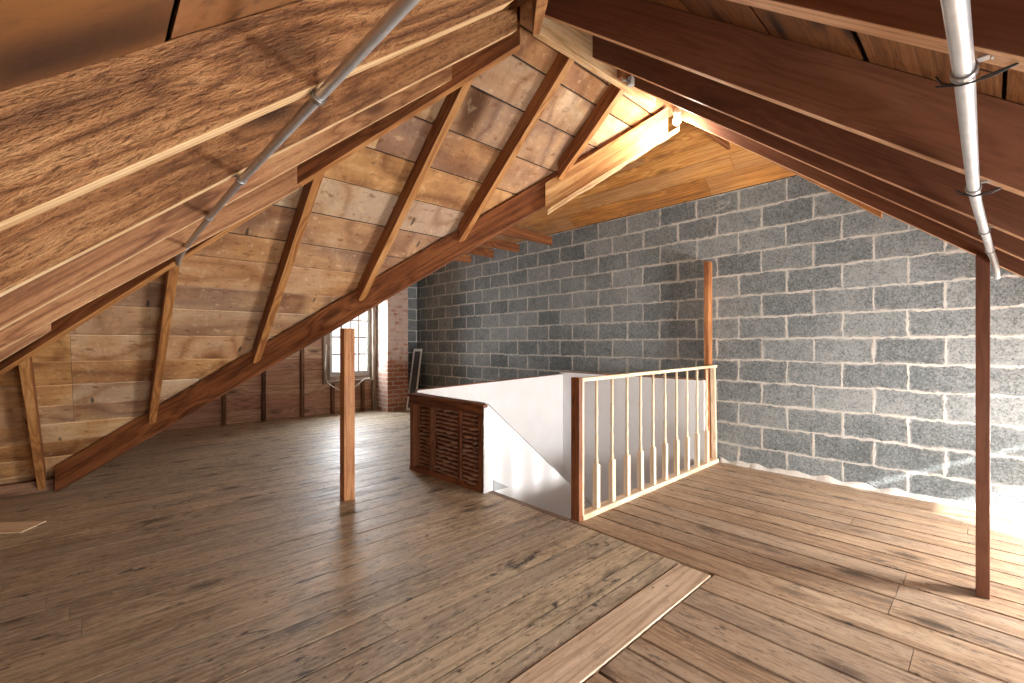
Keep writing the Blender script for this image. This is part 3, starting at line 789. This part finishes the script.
m = MB(); m.tube(ptsR, .0112, 16); m.build('pipe', 'steel', t2)
for k in (2, 4, 6, 8): clamp((ptsR[k][0], ptsR[k][1], ptsR[k][2]), 'x', .0112, t2)
# black wires looped round the first two clamps
m = MB()
def loop(c, r0, r1, turns, ph=0):
    P = []
    for i in range(int(20 * turns) + 1):
        a = ph + 2 * math.pi * i / 20
        P.append((c[0] + .0012 * i / 6, c[1] + math.cos(a) * r0, c[2] + math.sin(a) * r1))
    return P
m.tube([(.895, .02, 1.538), (.893, -.005, 1.516), (.891, .022, 1.5135), (.889, .048, 1.522), (.885, .055, 1.535)], .0013, 6)
m.tube([(.885, .055, 1.520), (.887, .03, 1.5125), (.889, .0, 1.5135), (.88, -.04, 1.520), (.885, -.065, 1.524), (.89, -.07, 1.532), (.895, -.05, 1.535), (.895, -.01, 1.519)], .0013, 6)
m.tube([(.883, .01, 1.513), (.878, -.03, 1.5165), (.872, -.08, 1.5165), (.868, -.14, 1.50), (.865, -.24, 1.43)], .0013, 6)
tag(m.build('tie_wire', 'black'), 'thin dark wire twisted round the right-hand conduit at its nearest clamp', 'wire')
m = MB()
m.tube([(1.575, .062, 1.535), (1.575, .03, 1.5125), (1.575, .0, 1.514), (1.575, -.035, 1.53), (1.578, -.02, 1.526), (1.58, .03, 1.514), (1.58, .058, 1.527)], .0017, 6)
tag(m.build('tie_wire', 'black'), 'short dark wire wrapped round the right-hand conduit at its second clamp', 'wire')

# junction bracket and lamp
t = empty('cable_box', (2.37, 1.50, 2.80), 'small white electrical box fixed near the ridge, left of the bulb', 'electrical box')
m = MB(); m.box((2.36, 1.475, 2.715), (2.395, 1.505, 2.765)); m.build('box_cover', 'white_paint', t, bevel=.002)
m = MB(); m.box((2.29, 1.50, 2.74), (2.40, 1.53, 2.80)); m.build('bracket', 'beam', t, bevel=.002)
m = MB(); m.tube([(2.30, 1.50, 2.725), (2.36, 1.49, 2.735)], .007, 8); m.build('cable_clip', 'dark_steel', t)
LP = Vector((2.98, 1.50, 2.712))
t = empty('bare_bulb', LP, 'lit bare bulb in a small lampholder at the top of the valley beam', 'light bulb')
m = MB(); m.tube([LP + Vector((0, 0, .075)), LP + Vector((0, 0, .05)), LP + Vector((0, 0, .028))], [.03, .028, .017], 14); m.build('lamp_holder', 'porcelain', t)
m = MB(); m.sphere(LP, .028, (1, 1, 1.12)); m.build('bulb_glass', 'bulb', t)

# ------------------------------------------------------------------ dormer by the block wall, out of the picture on the right: the daylight comes in here
DX0, DX1, DZ0, DZ1, DY = 3.41, 4.36, .12, 1.10, -1.2
m = MB()
m.box((3.28, DY - .03, 0), (DX0, DY, 1.5)); m.box((DX1, DY - .03, 0), (4.5, DY, 1.5)); m.box((DX0, DY - .03, 0), (DX1, DY, DZ0)); m.box((DX0, DY - .03, DZ1), (DX1, DY, 1.5))
struct(m.build('wall_front', 'wall_back'))
m = MB(); m.box((3.26, DY, .75), (3.285, -.33, 1.5)); struct(m.build('wall_dormer', 'wall_back'))
m = MB(); m.box((3.26, DY - .1, 1.455), (4.5, -.33, 1.48)); struct(m.build('ceiling', 'sheath_roof'))
w = bpy.data.objects.new('window_2', None); C.objects.link(w); w.location = (3.9, DY, DZ0); w['kind'] = 'structure'
fr(DX0, DX1, DZ0, DZ1, .03, DY - .03, DY, 'window_sash', 'sash', w)
m = MB(); m.box((DX0, DY - .03, .80), (DX1, DY, 1.03)); m.build('sun_cut_rail', 'sash', w)  # added unseen rail, sized so the sun leaves only a streak on the wall

# ------------------------------------------------------------------ light
def area(name, loc, target, sx, sy, power, col, spread=180):
    d = bpy.data.lights.new(name, 'AREA'); d.shape = 'RECTANGLE'; d.size = sx; d.size_y = sy; d.energy = power; d.color = col; d.spread = math.radians(spread)
    o = bpy.data.objects.new(name, d); C.objects.link(o); o.location = loc
    o.rotation_euler = (Vector(target) - Vector(loc)).to_track_quat('-Z', 'Y').to_euler()
    return o
area('daylight_dormer', (3.62, DY - .22, .66), (.4, 2.9, 1.25), .8, .95, 270, (1.0, .97, .93))
area('daylight_far_window', (3.22, YB + .25, 1.3), (2.4, 3.0, .4), .7, 1.4, 85, (.93, .97, 1.0))
area('fill_light', (1.0, -.95, .5), (1.6, 4.0, 1.35), 1.1, .5, 24, (1.0, .97, .93))  # added fill lamp out of view, brightens the room evenly
d = bpy.data.lights.new('bulb_light', 'POINT'); d.energy = 13; d.color = (1, .87, .70); d.shadow_soft_size = .03
o = bpy.data.objects.new('bulb_light', d); C.objects.link(o); o.location = LP + Vector((0, 0, -.065))
d = bpy.data.lights.new('sun', 'SUN'); d.energy = 16; d.angle = math.radians(1.2); d.color = (1, .96, .88)
o = bpy.data.objects.new('sun', d); C.objects.link(o); o.rotation_euler = Vector((.457, .889, -.48)).to_track_quat('-Z', 'Y').to_euler()

wld = bpy.data.worlds.new('world'); scn.world = wld; wld.use_nodes = True
bg = wld.node_tree.nodes['Background']; bg.inputs[0].default_value = (.93, .96, 1, 1); bg.inputs[1].default_value = 1.3

# ------------------------------------------------------------------ camera
cd = bpy.data.cameras.new('camera'); co = bpy.data.objects.new('camera', cd); C.objects.link(co)
co.location = (0, 0, HC); cd.sensor_width = 36; cd.lens = F / 1024 * 36; cd.shift_y = 3.0 / 1024; cd.clip_start = .01
co.rotation_euler = (math.pi / 2, 0, -math.atan2(CU, SU))
scn.camera = co
scn.view_settings.view_transform = 'Standard'; scn.view_settings.look = 'None'
scn.view_settings.exposure = .88; scn.view_settings.gamma = 1; scn.view_settings.use_curve_mapping = False
